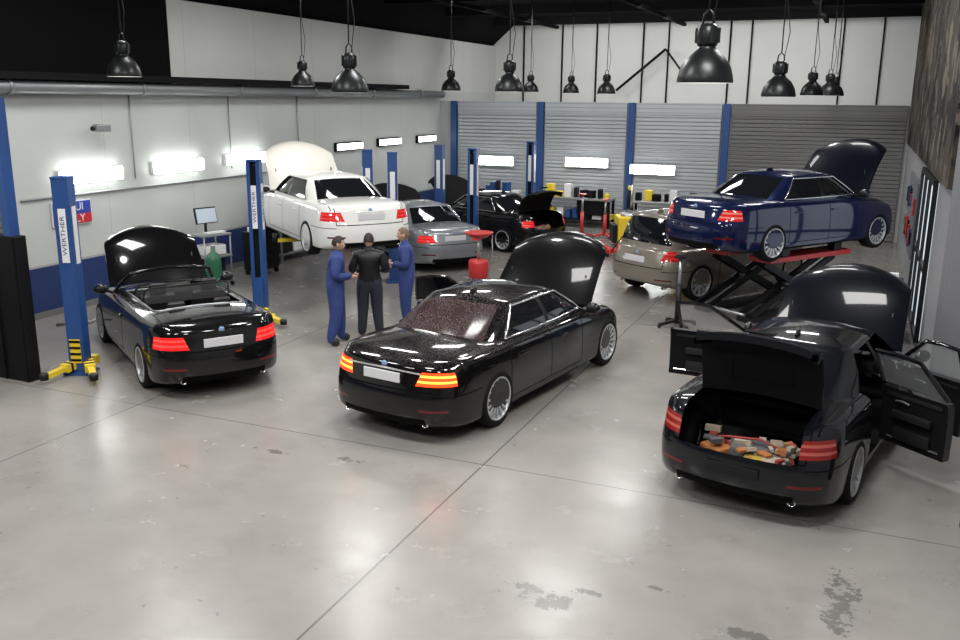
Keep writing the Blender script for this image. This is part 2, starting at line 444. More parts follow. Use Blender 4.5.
        me=bpy.data.meshes.new('greenhouse'); me.from_pydata([tuple(v) for v in vs],[],fs)
        for m_ in (pm,P.get('glass',M_glass),M_blk,P.get('rglass',M_glass)): me.materials.append(m_)
        for p,q in zip(me.polygons,ms): p.material_index=q; p.use_smooth=True
        bm=bmesh.new(); bm.from_mesh(me); bmesh.ops.recalc_face_normals(bm,faces=bm.faces); bm.to_mesh(me); bm.free()
        o=bpy.data.objects.new('greenhouse',me); COL.objects.link(o); o.parent=root
        tr=MB()
        for sd in (1,-1):
            if skip.get(sd): continue
            pl=[gp(i,t1,sd) for i in range(3,10)]+[gp(9,t,sd) for t in lv[2:5]]+[gp(i,.93,sd) for i in range(8,2,-1)]+[gp(3,t,sd) for t in lv[3:1:-1]]
            pl=[v+Vector((sd*.006,0,0)) for v in pl]
            tr.tube(pl,P.get('trimr',.010),0,6,closed=True)
        if tr.v: tr.obj('window_trim',[P.get('trim',M_chr)],root)
        f=MB(); f.ell((0,rt+.22,zc-.015),(.025,.09,.055),0); f.obj('antenna_fin',[pm],root)
    t=MB()
    for sd in (1,-1):
        if not any(q[0]==sd and q[2]>2.8 for q in doors):
            t.ell((sd*(hw+.075),fb-.40,1.04),(.11,.06,.075),0); t.ell((sd*(hw+.075),fb-.435,1.04),(.09,.035,.06),1)
            t.beam((sd*(hw-.10),fb-.38,.96),(sd*(hw+.03),fb-.39,1.02),.05,.04,1)
        for dh in P.get('handles',(1.72,2.72)):
            if any(q[0]==sd and q[1]<dh<q[2] for q in doors): continue
            xx=sidex(D(dh),.80,sd); t.box((xx+sd*.012,D(dh),.80),(.03,.19,.03),P.get('hmat',0),bev=.01)
    pz=P.get('plz',.79); yl=reary(0,pz)
    if not P.get('trunk_open'):
        t.box((0,yl-.015,pz),(.52,.02,.115),3,bev=.004)
        t.lathe([(.0001,.012),(.036,.012),(.04,0)],axis='z',n=20,mat=4,M=Matrix.Translation((0,reary(0,.905)+.005,.905))@Matrix.Rotation(math.pi/2,4,'X'))
        t.box((0,reary(0,pz+.08)-.002,pz+.08),(P.get('chw',.0)+.3,.015,.018),P.get('chm',0),bev=.003)
    else: t.box((0,reary(0,.50)-.01,.50),(.52,.02,.10),1,bev=.004)
    for sd in (1,-1):
        yy=reary(sd*hw*.6,.30); t.lathe([(.034,-.08),(.034,.02),(.040,.02),(.040,-.08)],n=16,mat=2,M=Matrix.Translation((sd*hw*.6,yy+.04,.27))@Matrix.Rotation(math.pi/2,4,'X'))
    t.obj('trim_parts',[pm,M_blk,M_chr,M_plate,mat(name+'_roundel',(.2,.3,.5),.3)],root)
    if P.get('hood_open'):
        y0=D(hd0);y1=D(hd1);NA,NB=20,18;T=[]
        for b_ in range(NB+1):
            for a in range(NA+1):
                u=-1+2*a/NA;v=b_/NB
                wx=hw*(.86-.08*v) if v<.7 else hw*(.804-.20*((v-.7)/.3)**2)
                x=u*wx; y=y0+(y1-y0-.16*u*u)*v
                T.append(Vector((x,y,top(x,y)+.004)))
        hz=top(0,y0)
        org=Vector((0,y0,hz)); T=[v-org for v in T]
        hb=MB(); shell(hb,T,[v-Vector((0,0,.045)) for v in T],NA+1,NA,NB)
        o=hb.obj('hood',[P.get('hoodmat',pm),M_dark],root); o.location=(0,y0,hz+.02); o.rotation_euler=(math.radians(P['hood_open']),0,0)
        o.data.set_sharp_from_angle(angle=math.radians(40))
        st_=MB()
        for sd in (-1,1):
            A=Vector((sd*hw*.66,y0+.25,.85)); ca=math.radians(P['hood_open']); Bp=Vector((sd*hw*.66,y0+.55*math.cos(ca),hz+.55*math.sin(ca)-.08)); st_.cyl(A,Bp,.012,mat=0,n=8)
        st_.obj('hood_strut',[M_blk],root)
    if P.get('trunk_open'):
        y0=D(.82);NA=16;rows=[]; wl=hw*.65
        ys=[y0+(D(.15)-y0)*i/8 for i in range(9)]; zz=[.92-.26*i/6 for i in range(1,7)]
        for y in ys: rows.append([Vector((wl*(-1+2*a/NA),y+.03*((-1+2*a/NA)**2),top(wl*(-1+2*a/NA),y)+.003)) for a in range(NA+1)])
        for z in zz:
            rows.append([Vector((x,reary(x,z)-.004,z)) for x in [wl*(1-.10*(.93-z)/.3)*(-1+2*a/NA) for a in range(NA+1)]])
        hz=rows[0][NA//2].z; org=Vector((0,y0,hz))
        T=[];B=[]
        for ri,r_ in enumerate(rows):
            for v in r_: T.append(v-org); B.append(v-org+(Vector((0,0,-.05)) if ri<8 else Vector((0,.08,-.03 if ri<10 else 0))))
        hb=MB(); shell(hb,T,B,NA+1,NA,len(rows)-1)
        hb.box((0,-.33,-.055),(.85,.36,.02),1,bev=.008)
        for q in (-.3,.3): hb.box((q,-.33,-.065),(.03,.40,.02),1,bev=.005)
        hb.box((0,-.70,-.14),(.30,.02,.05),1,bev=.008)
        o=hb.obj('trunk_lid',[P.get('lidmat',pm),M_dark],root); o.location=(0,y0,hz); o.rotation_euler=(-math.radians(P['trunk_open']),0,0)
        o.data.set_sharp_from_angle(angle=math.radians(40))
    for di,(sd,dr,da,ang) in enumerate(doors):
        y0,y1=D(dr)+.01,D(da)-.01;NY,NZ=10,8;T=[]
        for b_ in range(NZ+1):
            z=.31+(.935-.31)*b_/NZ
            for a in range(NY+1):
                y=y0+(y1-y0)*a/NY; T.append(Vector((sidex(y,z,sd),y,z)))
        hb=MB(); shell(hb,T,[v-Vector((sd*.10,0,0)) for v in T],NY+1,NY,NZ)
        front=da>2.8
        idx=(3,5) if front else (6,8)
        a0,a1=gp(idx[1],t1*.6,sd),gp(idx[0],t1*.6,sd); b0,b1=gp(idx[1],.93,sd),gp(idx[0],.93,sd)
        a0.y=max(a0.y,y0); a1.y=min(a1.y,y1)
        fr=[a0,a0.lerp(b0,.5),b0,b0.lerp(b1,.5)+Vector((0,0,.015)),b1,b1.lerp(a1,.5),a1]
        hb.tube(fr,.024,0,8)
        hb.add([a0,b0,fr[3],b1,a1],[[0,1,2,3,4]],2)
        xin=T[0].x-sd*.13
        hb.box((xin,(y0+y1)/2,.66),(.05,(y1-y0)*.6,.09),4,bev=.02)
        hb.box((xin+sd*.01,(y0+y1)/2-.02,.45),(.04,(y1-y0)*.55,.14),4,bev=.02)
        hb.box((xin+sd*.02,(y0+y1)/2,.86),(.03,(y1-y0)*.85,.05),4,bev=.01)
        hb.tube([(xin,(y0+y1)/2+.2,.80),(xin-sd*.02,(y0+y1)/2+.12,.82),(xin,(y0+y1)/2+.04,.80)],.01,3)
        if front: hb.ell((sd*(hw+.075),y1-.12,1.02),(.11,.06,.075),0)
        hb.tube([(T[0].x-sd*.102,y0+.06,.38),(T[0].x-sd*.102,y1-.1,.38)],.008,3)
        hx=sidex(y1,.6,sd)
        for v in hb.v: v.x-=hx; v.y-=y1
        o=hb.obj('door_%d'%(di+1),[pm,M_dark,M_clear if P.get('clear_doors') else M_glass,M_chr,M_seat],root,fixn=False); o.location=(hx,y1,0); o.rotation_euler=(0,0,sd*math.radians(ang))
        o.data.set_sharp_from_angle(angle=math.radians(40))
    if P.get('open_cabin'):
        w=MB()
        ring=[gp(3,.1,1),gp(3,.5,1),gp(3,.93,1),gp(2,.97,1),gp(1,.97,1),gp(0,.97,1),gp(1,.97,-1),gp(2,.97,-1),gp(3,.93,-1),gp(3,.5,-1),gp(3,.1,-1)]
        w.tube(ring,.026,0,8)
        g=[[gp(i,t,1) for i in (2,1,0)]+[gp(i,t,-1) for i in (1,2)] for t in (.08,.5,.95)]
        w.add([v for r_ in g for v in r_],[[r_*5+c_,r_*5+c_+1,(r_+1)*5+c_+1,(r_+1)*5+c_] for r_ in range(2) for c_ in range(4)],1,True)
        w.obj('windshield',[pm,M_clear],root,fixn=False)
        a,b_=P['cabin']; r2=MB(); xx=hw*.69; pl=[]
        for x,y in [(xx*q,D(a)-.01) for q in (-.9,-.5,0,.5,.9)]+[(xx,D(a)+.1+(D(b_)-D(a)-.35)*q) for q in (0,.25,.5,.75,1)]+[(-xx,D(a)+.1+(D(b_)-D(a)-.35)*q) for q in (1,.75,.5,.25,0)]:
            pl.append((x*1.02,y,top(x*1.04,y)+.004))
        r2.tube(pl,.014,0,6,closed=True); r2.obj('cockpit_trim',[M_steel],root)
        q=MB(); yd=D(1.98)
        q.add([(-.62,yd,.98),(.62,yd,.98),(.56,yd-.10,1.22),(-.56,yd-.10,1.22)],[[0,1,2,3]],1)
        q.tube([(-.62,yd,.96),(-.60,yd-.07,1.19),(-.54,yd-.10,1.23),(.54,yd-.10,1.23),(.60,yd-.07,1.19),(.62,yd,.96)],.010,0,6)
        q.obj('wind_deflector',[M_blk,mat('mesh_screen',(.25,.25,.25),.5,alpha=.35)],root,fixn=False)
    return root

def P_(**k):
    d=dict(L=5.0,W=1.88,ro=1.10,wb=2.97,lamp=(.50,.72,.88,.42),zbelt=.94,rb=.98,lines=(3.42,2.5,1.45),
      gh=dict(rb=.90,rt=1.74,ft=2.98,fb=3.80,zr=1.365,zc=1.445),cabin=(1.3,3.3))
    d.update(k); return d
p=P_(L=5.2,W=1.90,ro=1.15,wb=3.16,R=.36,spokes=15,hood_open=56,sub=3,lamp=(.46,.72,.87,.36),plz=.785,chw=.75,trimr=.015,doors=[(-1,2.55,3.45,48)])
p['paint']=paint('paint_black_wet',(.004,.0035,.004),p,lampcol=(.95,.035,.006),lampcol2=(1.,.33,.04),lampE=3.4,wet=True,metal=0.,spec=.05)
p['hoodmat']=mat('hood_black',(.004,.004,.0045),.3,coat=.30,spec=.05)
g=bpy.data.materials.new('wet_rear_glass'); g.use_nodes=True; nt=g.node_tree; b=nt.nodes['Principled BSDF']; (x,y,z),tc=xyz(nt)
v=nt.nodes.new('ShaderNodeTexVoronoi'); v.inputs['Scale'].default_value=48; nt.links.new(tc.outputs['Object'],v.inputs['Vector'])
dr=X(nt,v.outputs['Distance']).lt(.40)*ramp(ntex(nt,tc,3,3),.3,.55); nt.links.new(mixc(nt,dr*.40,(.032,.020,.020),(.22,.17,.17)).k,b.inputs['Base Color']); b.inputs['Roughness'].default_value=.15; b.inputs['Specular IOR Level'].default_value=.3
p['rglass']=g; p['chm']=2
car('black_sedan_car',p,(-4.47,11.25,0),math.radians(-9.5))
p=P_(L=4.85,W=1.84,sub=3,hood_open=57,trunk_open=82,lamp=(.54,.70,.87,.40),R=.335,ro=1.08,
     doors=[(-1,2.4,3.55,82),(1,2.55,3.45,58),(1,1.62,2.45,62)],cabin=(1.32,3.38),spokes=12,clear_doors=True)
p['paint']=paint('paint_black_b',(.004,.0045,.0065),p,lampcol=(.20,.01,.01),lampcol2=(.38,.08,.06),lampE=.1,metal=0.,spec=.05); p['hoodmat']=mat('hood_black_b',(.004,.005,.008),.3,coat=.30,spec=.05); p['lidmat']=p['hoodmat']
car('black_sedan_car',p,(-.36,10.62,0),math.radians(-12))
p=P_(L=4.5,W=1.78,wb=2.76,ro=1.02,sub=3,open_cabin=True,cabin=(1.18,3.45),hood_open=60,lamp=(.44,.69,.85,.40),plz=.76,handles=(2.35,),spokes=10,R=.325,
     lines=(3.35,2.05,2.04),gh=dict(rb=1.0,rt=1.9,ft=2.95,fb=3.72,zr=1.31,zc=1.34,zb=.90))
p['paint']=paint('paint_black_c',(.004,.004,.0045),p,lampcol=(.6,.012,.012),lampcol2=(.8,.05,.04),lampE=.9,metal=0.,spec=.05); p['hoodmat']=mat('hood_black_c',(.004,.004,.0045),.2,coat=.7,spec=.05)
car('black_convertible_car',p,(-9.34,10.5,0),math.radians(55.5))
p=P_(L=4.9,W=1.86,hood_open=64,R=.335,ro=1.08,spokes=10,chw=.2,trim=M_blk)
p['paint']=paint('paint_white',(.72,.72,.70),p,lampcol=(.4,.01,.01),lampE=.6,metal=0.); p['hoodmat']=mat('hood_cream',(.60,.585,.53),.4,coat=.3)
car('white_sedan_car',p,(-10.0,15.75,1.0),math.radians(52))
p=P_(L=4.6,W=1.80,wb=2.76,ro=1.03,hood_open=52,R=.32,lamp=(.46,.70,.86,.36),spokes=10)
p['paint']=paint('paint_silver',(.25,.27,.29),p,lampcol=(.5,.01,.01),lampE=.6,metal=.5); p['hoodmat']=M_dark
car('silver_sedan_car',p,(-10.1,20.0,0),math.radians(50))
p=P_(L=4.5,W=1.80,wb=2.7,ro=.98,hood_open=58,trunk_open=70,R=.32,lamp=(.50,.70,.86,.36),spokes=10)
p['paint']=paint('paint_black_d',(.006,.006,.007),p,lampcol=(.5,.01,.01),lampE=.5,metal=0.,spec=.05); p['hoodmat']=M_dark
car('black_sedan_car',p,(-9.3,22.95,0),math.radians(68))
p=P_(L=4.85,W=1.80,wb=2.85,ro=1.08,hood_open=64,R=.325,lamp=(.50,.72,.89,.36),spokes=14)
p['paint']=paint('paint_blue',(.004,.009,.048),p,lampcol=(.5,.01,.01),lampcol2=(.55,.16,.12),lampE=.4,metal=.3); p['hoodmat']=mat('hood_bluedark',(.003,.004,.010),.35,coat=.2,spec=.05)
car('blue_sedan_car',p,(-1.27,18.0,1.15),math.radians(-34),1.05)
SUV=[(0,.90,.34,.97,.99),(.17,.935,.30,.99,1.01),(.38,.965,.27,1.0,1.02)]+[(d,w,zb+.08,min(zs+.05,1.0),zt+.02) for d,w,zb,zs,zt in SED[3:]]
p=P_(L=4.6,W=1.84,wb=2.8,ro=.94,st=SUV,R=.36,lamp=(.58,.80,.98,.36),spokes=10,rb=.3,handles=(1.75,2.7),
  gh=dict(rb=.24,rt=.50,ft=3.0,fb=3.72,zr=1.56,zc=1.66,zb=.93,z1=1.07,rx=.72,cw=.35,B=2.45))
p['paint']=paint('paint_beige',(.25,.225,.19),p,lampcol=(.4,.01,.01),lampE=.3,metal=.4)
car('beige_suv_car',p,(-2.78,19.6,0),math.radians(-32),1.04)

# ------------------------------------------------------------ room
XL,XR,YB=-13.25,1.1,28.
def floor_mat():
    m=bpy.data.materials.new('floor_epoxy'); m.use_nodes=True; nt=m.node_tree; b=nt.nodes['Principled BSDF']; (x,y,z),tc=xyz(nt)
    n1=ntex(nt,tc,.45,5,.6); n2=ntex(nt,tc,2.5,4,.5); n3=ntex(nt,tc,1.1,6,.65)
    c=mixc(nt,ramp(n1,.3,.7),(.225,.212,.197),(.305,.288,.268))
    c=mixc(nt,ramp(n3,.48,.70)*.35,c,(.15,.14,.128))
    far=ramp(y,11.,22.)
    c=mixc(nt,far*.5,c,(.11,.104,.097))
    joint=x.near(-3.5,.011).mx(x.near(-8.35,.011)).mx(y.near(8.5,.009)).mx(y.near(15.5,.009)).mx(y.near(22,.009))
    c=mixc(nt,joint*.7,c,(.07,.065,.06))
    w1=ntex(nt,tc,4.,8,.75)
    # irregular dark oil/wear marks: soft radius warped by noise
    def blob(cx,cy,rx,ry):
        dx=(x-cx)*(1/rx); dy=(y-cy)*(1/ry); return (dx*dx+dy*dy+(w1-.5)*9.).lt(.35)
    chips=blob(-2.1,6.2,.30,.20).mx(blob(-1.75,6.4,.18,.08)).mx(blob(.20,7.1,.16,.55)).mx(blob(-.45,6.3,.22,.10)).mx(blob(-1.2,6.7,.2,.06)).mx(blob(-5.9,7.9,.3,.08)).mx(blob(-4.9,8.0,.2,.08)).mx(blob(-6.4,7.1,.14,.09))
    c=mixc(nt,chips*.7,c,(.085,.078,.072))
    spots=(ntex(nt,tc,9,2,.5).gt(.72))*(n3.gt(.5))
    c=mixc(nt,spots*.45,c,(.10,.09,.085))
    nt.links.new(c.k,b.inputs['Base Color'])
    nt.links.new((n2*.20+n3*.12+.08).k,b.inputs['Roughness'])
    b.inputs['Specular IOR Level'].default_value=.55
    return m
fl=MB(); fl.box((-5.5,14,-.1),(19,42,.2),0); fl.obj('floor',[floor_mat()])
def wall_mat(name,base,blue=False):
    m=bpy.data.materials.new(name); m.use_nodes=True; nt=m.node_tree; b=nt.nodes['Principled BSDF']; (x,y,z),tc=xyz(nt)
    n=ntex(nt,tc,.8,4); c=mixc(nt,n,tuple(v*.85 for v in base),base)
    seam=(y*(1/2.4)).fract().near(.5,.003); c=mixc(nt,seam*.5,c,tuple(v*.5 for v in base))
    if blue:
        c=mixc(nt,z.lt(.93),c,(.012,.030,.12)); c=mixc(nt,z.near(.93,.02),c,(.35,.35,.35)); c=mixc(nt,z.lt(.12),c,(.15,.15,.15))
    nt.links.new(c.k,b.inputs['Base Color']); b.inputs['Roughness'].default_value=.5; return m
M_wall=wall_mat('wall_panels_white',(.54,.56,.54),True)
M_wallu=wall_mat('wall_upper',(.60,.61,.595))
w=MB(); w.box((XL-.1,14,2.05),(.2,40,4.1),0); w.box((XL-.1,14,4.95),(.2,40,1.7),1); w.obj('wall_left',[M_wall,M_wallu])
w=MB(); w.box((XL+.03,5.,5.05),(.04,20.2,1.9),0); w.obj('trim_1',[mat('black_drape',(.003,.003,.003),.9,spec=.1)])
w=MB(); w.box((-5.5,-5.6,3.3),(16.5,.2,6.6),0); w.obj('wall_front',[mat('wall_front_grey',(.16,.16,.16),.6)])
def shutter_mat(name,col,f):
    m=bpy.data.materials.new(name); m.use_nodes=True; nt=m.node_tree; b=nt.nodes['Principled BSDF']; (x,y,z),tc=xyz(nt)
    s=(z*f).fract(); c=mixc(nt,ramp(s,.0,.25),tuple(v*.45 for v in col),col); c=mixc(nt,ntex(nt,tc,1.5,3)*.35,c,tuple(v*.6 for v in col))
    nt.links.new(c.k,b.inputs['Base Color']); b.inputs['Roughness'].default_value=.45; b.inputs['Metallic'].default_value=.2; return m
M_sh=shutter_mat('shutter_light',(.46,.49,.52),8); M_sh2=shutter_mat('shutter_dark',(.17,.17,.17),8)
w=MB(); w.box(((XL+XR)/2,YB+.16,1.9),(XR-XL,.2,3.8),0); w.box(((XL+XR)/2,YB+2.6,3.72),(XR-XL,5.,.1),0)
w.obj('wall_back',[mat('wall_grey',(.4,.41,.42),.6)])
xs=[-12.7,-9.65,-6.7,-3.85]
for i,(a,b_) in enumerate([(-12.55,-9.8),(-9.5,-6.85),(-6.55,-4.0),(-3.7,1.0)]):
    w=MB(); nz=30
    for k in range(nz):
        z0=.02+k*3.45/nz; w.box(((a+b_)/2,YB+.0,z0+.056),(b_-a,.05,.105),0,bev=.015)
    w.box(((a+b_)/2,YB-.01,3.62),(b_-a,.08,.34),0)
    w.obj('door_%d'%(i+1),[M_sh if i<3 else M_sh2])
for i,x_ in enumerate(xs):
    w=MB(); w.box((x_,YB-.02,1.9),(.2,.12,3.8),0); w.obj('trim_%d'%(i+2),[M_blue])
w=MB(); w.box(((XL+XR)/2,33.1,5.2),(XR-XL+.4,.2,2.9),0)
for x_ in (-12.1,-10.6,-9.3,-7.6,-6.7,-4.6,-3.9,-1.,.2): w.box((x_,32.96,5.2),(.05,.06,2.9),1)
w.obj('wall_back_upper',[M_wallu,M_dark])
w=MB(); w.beam((-8.4,32.5,4.2),(-6.7,32.5,5.6),.08,.08,0); w.beam((-5.9,32.5,4.6),(-6.7,32.5,5.6),.06,.06,0); w.obj('roof_brace',[M_dark])
def camo():
    m=bpy.data.materials.new('banner_camo'); m.use_nodes=True; nt=m.node_tree; b=nt.nodes['Principled BSDF']; (x,y,z),tc=xyz(nt)
    c=mixc(nt,ramp(ntex(nt,tc,.9,5,.6),.44,.52),(.008,.007,.006),(.05,.042,.032)); c=mixc(nt,ramp(ntex(nt,tc,1.7,6,.65),.54,.57)*.75,c,(.16,.135,.11))
    nt.links.new(c.k,b.inputs['Base Color']); b.inputs['Roughness'].default_value=.8; b.inputs['Specular IOR Level'].default_value=.2; return m
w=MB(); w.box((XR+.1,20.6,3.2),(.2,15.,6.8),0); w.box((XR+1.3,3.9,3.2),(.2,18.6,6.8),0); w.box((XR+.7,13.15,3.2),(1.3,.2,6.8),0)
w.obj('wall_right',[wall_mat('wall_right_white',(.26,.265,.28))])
w=MB(); w.box((XR-.03,20.5,4.7),(.05,14.6,3.8),0); w.obj('wall_banner',[camo()])
w=MB(); M_cl=mat('ceiling_black',(.004,.004,.0045),.95,spec=.1)
w.add([(XL-.2,-6,5.75),(-12.4,-6,6.65),(2.6,-6,6.65),(2.6,34,6.65),(-12.4,34,6.65),(XL-.2,34,5.75)],[[0,1,4,5],[1,2,3,4]],0)
w.obj('ceiling',[M_cl],fixn=False)
w=MB()
for y_ in (15.,19.,23.,27.,31.): w.box((-5.5,y_,6.5),(14.,.18,.25),0)
for x_ in (-10.5,-6.,-1.5): w.box((x_,22,6.36),(.12,20,.1),0)
w.obj('trim_6',[M_cl])
w=MB(); w.cyl((XL+.25,-2,4.03),(XL+.25,YB-.3,4.0),.11,mat=0,n=20); w.box((XL+.22,10,4.20),(.4,30,.12),1)
for y_ in range(2,28,3): w.lathe([(.115,-.03),(.13,-.03),(.13,.03),(.115,.03)],n=20,mat=0,M=Matrix.Translation((XL+.25,y_,4.015))@Matrix.Rotation(math.pi/2,4,'X')); w.box((XL+.08,y_+.2,4.03),(.16,.04,.05),1)
w.obj('ventilation_duct',[mat('duct_galv',(.25,.26,.27),.4,.6),M_dark])
w=MB(); w.tube([(XL+.03,11.2,2.12),(XL+.03,18.2,2.12)],.02,0)
for y_ in (13.9,16.9,19.6): w.tube([(XL+.03,y_,2.3),(XL+.03,y_,3.9)],.015,0)
w.obj('wall_conduit',[M_grey])
M_soft=mat('tube_glow_soft',(1,1,1),.5,emit=(.95,1,.97),es=5)
for i,(y0,y1,z_) in enumerate([(12.0,13.5,2.45),(14.35,15.85,2.47),(16.65,18.1,2.5),(21.3,22.7,2.57),(23.65,25.05,2.6),(26.2,27.5,2.6)]):
    e=empty('wall_tube_light'); w=MB(); w.box((XL+.04,(y0+y1)/2,z_),(.08,y1-y0,.24 if i>2 else .24),0,bev=.01)
    w.obj('housing',[M_white if i<3 else M_dark],e)
    w=MB()
    w.box((XL+.11,(y0+y1)/2,z_),(.07 if i<3 else .03,y1-y0-.06,.24 if i<3 else .17),0,bev=.012)  # diffuser enlarged, its shape stands in for glare around the tube
    w.obj('tube',[M_tube if i<3 else M_soft],e)
for x_,z_ in ((-11.2,1.9),(-8.05,1.95),(-5.95,1.8)):
    e=empty('wall_tube_light'); w=MB(); w.box((x_,YB-.14,z_),(1.4,.06,.30),0); w.obj('housing',[M_white],e)
    w=MB(); w.box((x_,YB-.19,z_),(1.34,.04,.26),0,bev=.005); w.obj('tube',[M_tube],e)
e=empty('oil_sign'); w=MB(); w.box((XL+.03,12.25,1.8),(.03,.9,.44),0); w.box((XL+.05,12.25,1.8),(.01,.86,.40),1); w.box((XL+.057,12.25,1.69),(.008,.86,.17),2)
w.obj('board',[M_white,mat('sign_blue',(.02,.05,.35),.4),mat('sign_red',(.55,.02,.03),.4)],e)
MT=Matrix(((0,0,1,0),(1,0,0,0),(0,1,0,0),(0,0,0,1)))
text('LIQUI',"letters_1",.2,M_white,e,Matrix.Translation((XL+.062,12.25,1.9))@MT); text('MOLY',"letters_2",.2,M_white,e,Matrix.Translation((XL+.068,12.25,1.69))@MT)
e=empty('security_camera'); w=MB(); w.beam((XL,13.0,3.35),(XL+.3,12.9,3.35),.04,.04,0); w.box((XL+.32,12.85,3.3),(.14,.34,.13),0,bev=.02); w.cyl((XL+.32,12.66,3.3),(XL+.32,12.62,3.3),.04,mat=1); w.obj('camera_body',[M_grey,M_blk],e)

w=MB(); w.box((-11.52,8.7,1.02),(2.3,.2,2.04),0,bev=.02)
for k in range(6): w.box((-12.4+k*.40,8.58,1.02),(.03,.03,2.0),0)
w.obj('black_partition',[mat('partition_black',(.006,.006,.007),.5,noise=.3,nscale=3,spec=.2)])
e=empty('side_shutter'); w=MB()
for k in range(21): w.box((-11.62,8.7,2.1+k*.085),(2.0,.06,.078),0,bev=.01)
w.box((-10.52,8.7,2.95),(.12,.16,1.82),1); w.obj('slats',[M_sh2,M_blue],e)

# ------------------------------------------------------------ lamps
M_shade=mat('lamp_shade_dark',(.02,.022,.023),.35,.6); M_shin=mat('lamp_inner',(.5,.5,.48),.4,.3,emit=(1,.97,.9),es=.5)
M_bulb=mat('lamp_bulb',(1,1,1),.4,emit=(1,.97,.9),es=9)
def lamp(x,y,z,s=1.,on=60):
    e=empty('pendant_lamp',(x,y,z)); w=MB()
    w.lathe([(r*s,h_*s) for r,h_ in [(.245,-.02),(.25,0),(.24,.05),(.22,.12),(.17,.20),(.10,.26),(.075,.29),(.075,.30)]],mat=0)
    w.lathe([(r*s,h_*s) for r,h_ in [(.243,-.02),(.235,.05),(.21,.12),(.16,.19),(.09,.25),(.001,.26)]],mat=1)
    w.lathe([(r*s,h_*s) for r,h_ in [(.001,.30),(.085,.30),(.095,.33),(.10,.40),(.09,.46),(.06,.49),(.001,.50)]],n=20,mat=0)
    for k in range(6): a=k*math.pi/3; w.box((.10*s*math.cos(a),.10*s*math.sin(a),.39*s),(.02,.02,.13*s),0)
    w.tube([(-.05*s,0,.48*s),(-.04*s,0,.57*s),(0,0,.61*s),(.04*s,0,.57*s),(.05*s,0,.48*s)],.01,0)
    w.cyl((0,0,.61*s),(0,0,6.6-z),.009,mat=2,n=6); w.tube([(.03,0,.45*s),(.09,0,.9*s),(.015,0,1.4*s),(.02,0,6.6-z)],.006,2,6)
    w.obj('shade',[M_shade,M_shin,M_blk],e)
    w=MB(); w.ell((0,0,.09*s),(.055*s,.055*s,.08*s),0); w.obj('bulb',[M_bulb],e)
    if on:
        l=bpy.data.lights.new('lamp_light','SPOT'); l.energy=on; l.spot_size=math.radians(135); l.spot_blend=.7; l.shadow_soft_size=.15; l.color=(1,.98,.94)
        o=bpy.data.objects.new('lamp_light',l); COL.objects.link(o); o.parent=e; o.location=(0,0,-.03)
for q in [(-9.75,10.2,4.17),(-10.5,15.8,4.12),(-6.08,10.2,3.97),(-9.3,20.3,4.08),(-5.34,13.9,4.02),(-9.1,25.4,4.1),(-8.,25.8,4.08),(-6.25,23.2,4.05),(-1.32,8.1,4.06),(-1.2,13.7,3.97),(-1.15,20.8,4.03),(-.9,23.2,4.05),(-.87,26,4.05)]:
    lamp(*q,s=.95,on=85)

# ------------------------------------------------------------ lifts
M_lab=mat('label_white',(.75,.75,.75),.5); M_let=mat('letter_dark',(.02,.03,.1),.5)
def post(e,x,y,hgt,rz,arms=None,low=True,txt=None,name='post'):
    w=MB(); M=Matrix.Translation((x,y,0))@rotz(rz)@Matrix.Diagonal((.70,.70,1,1))
    w.box((0,-.13,hgt/2),(.30,.03,hgt),0,M); w.box((-.15,0,hgt/2),(.03,.28,hgt),0,M); w.box((.15,0,hgt/2),(.03,.28,hgt),0,M)
    w.box((-.11,.13,hgt/2),(.07,.03,hgt),0,M); w.box((.11,.13,hgt/2),(.07,.03,hgt),0,M)
    w.box((0,0,.02),(.55,.45,.04),0,M); w.box((0,0,hgt+.015),(.34,.32,.03),0,M)
    w.box((0,.0,hgt*.5),(.20,.18,hgt*.94),1,M)
    w.cyl((0,.02,.04),(0,.02,hgt-.05),.03,mat=2,M=M)
    cz=.16 if low else 1.04
    w.box((0,.06,cz+.25),(.25,.26,.7),0,M); w.box((0,.24,cz),(.5,.16,.12),3,M)
    w.box((0,-.155,hgt*.72),(.15,.01,.75),4,M); w.box((-.17,0,hgt*.72),(.01,.15,.8),4,M); w.box((.17,0,hgt*.72),(.01,.15,.8),4,M)
    w.box((0,.155,hgt*.72),(.13,.01,.75),4,M)
    w.box((0,-.16,.35),(.22,.012,.35),3,M)
    for k in range(4): w.box((0,-.168,.22+k*.09),(.22,.01,.035),1,M)
    w.obj(name,[M_blue,M_dark,M_steel,M_yel,M_lab],e)
    if txt:
        for MM in (M@Matrix.Translation((0,-.163,hgt*.72))@Matrix.Rotation(math.pi/2,4,'X')@rotz(math.pi/2),
                   M@Matrix.Translation((0,.163,hgt*.72))@Matrix.Rotation(math.pi,4,'Z')@Matrix.Rotation(math.pi/2,4,'X')@rotz(math.pi/2),
                   M@Matrix.Translation((-.178,0,hgt*.72))@Matrix.Rotation(-math.pi/2,4,'Z')@Matrix.Rotation(math.pi/2,4,'X')@rotz(math.pi/2)):
            text(txt,'lettering',.12,M_let,e,MM)
    if arms:
        w=MB()
        for (ax_,ay,az) in arms:
            a=Vector((x,y,cz))+ (M.to_3x3()@Vector((0,.26,0))); b_=Vector((ax_,ay,cz-(.06 if low else 0)))
            m_=a.lerp(b_,.55); w.beam(a,m_,.14,.11,0); w.beam(m_,b_,.09,.07,0)
            for k in range(3):
                q=a.lerp(b_,.15+k*.13); q2=a.lerp(b_,.20+k*.13); w.beam(q,q2,.145,.115,1)
            w.cyl(b_+Vector((0,0,-.03)),b_+Vector((0,0,az)),.06,mat=1)
        w.obj('arm',[M_yel,M_blk],e)
e=empty('two_post_lift')
post(e,-10.10,9.25,2.78,math.radians(20),arms=[(-10.12,8.62,.06),(-9.5,8.9,.06)],txt='WERTHER')
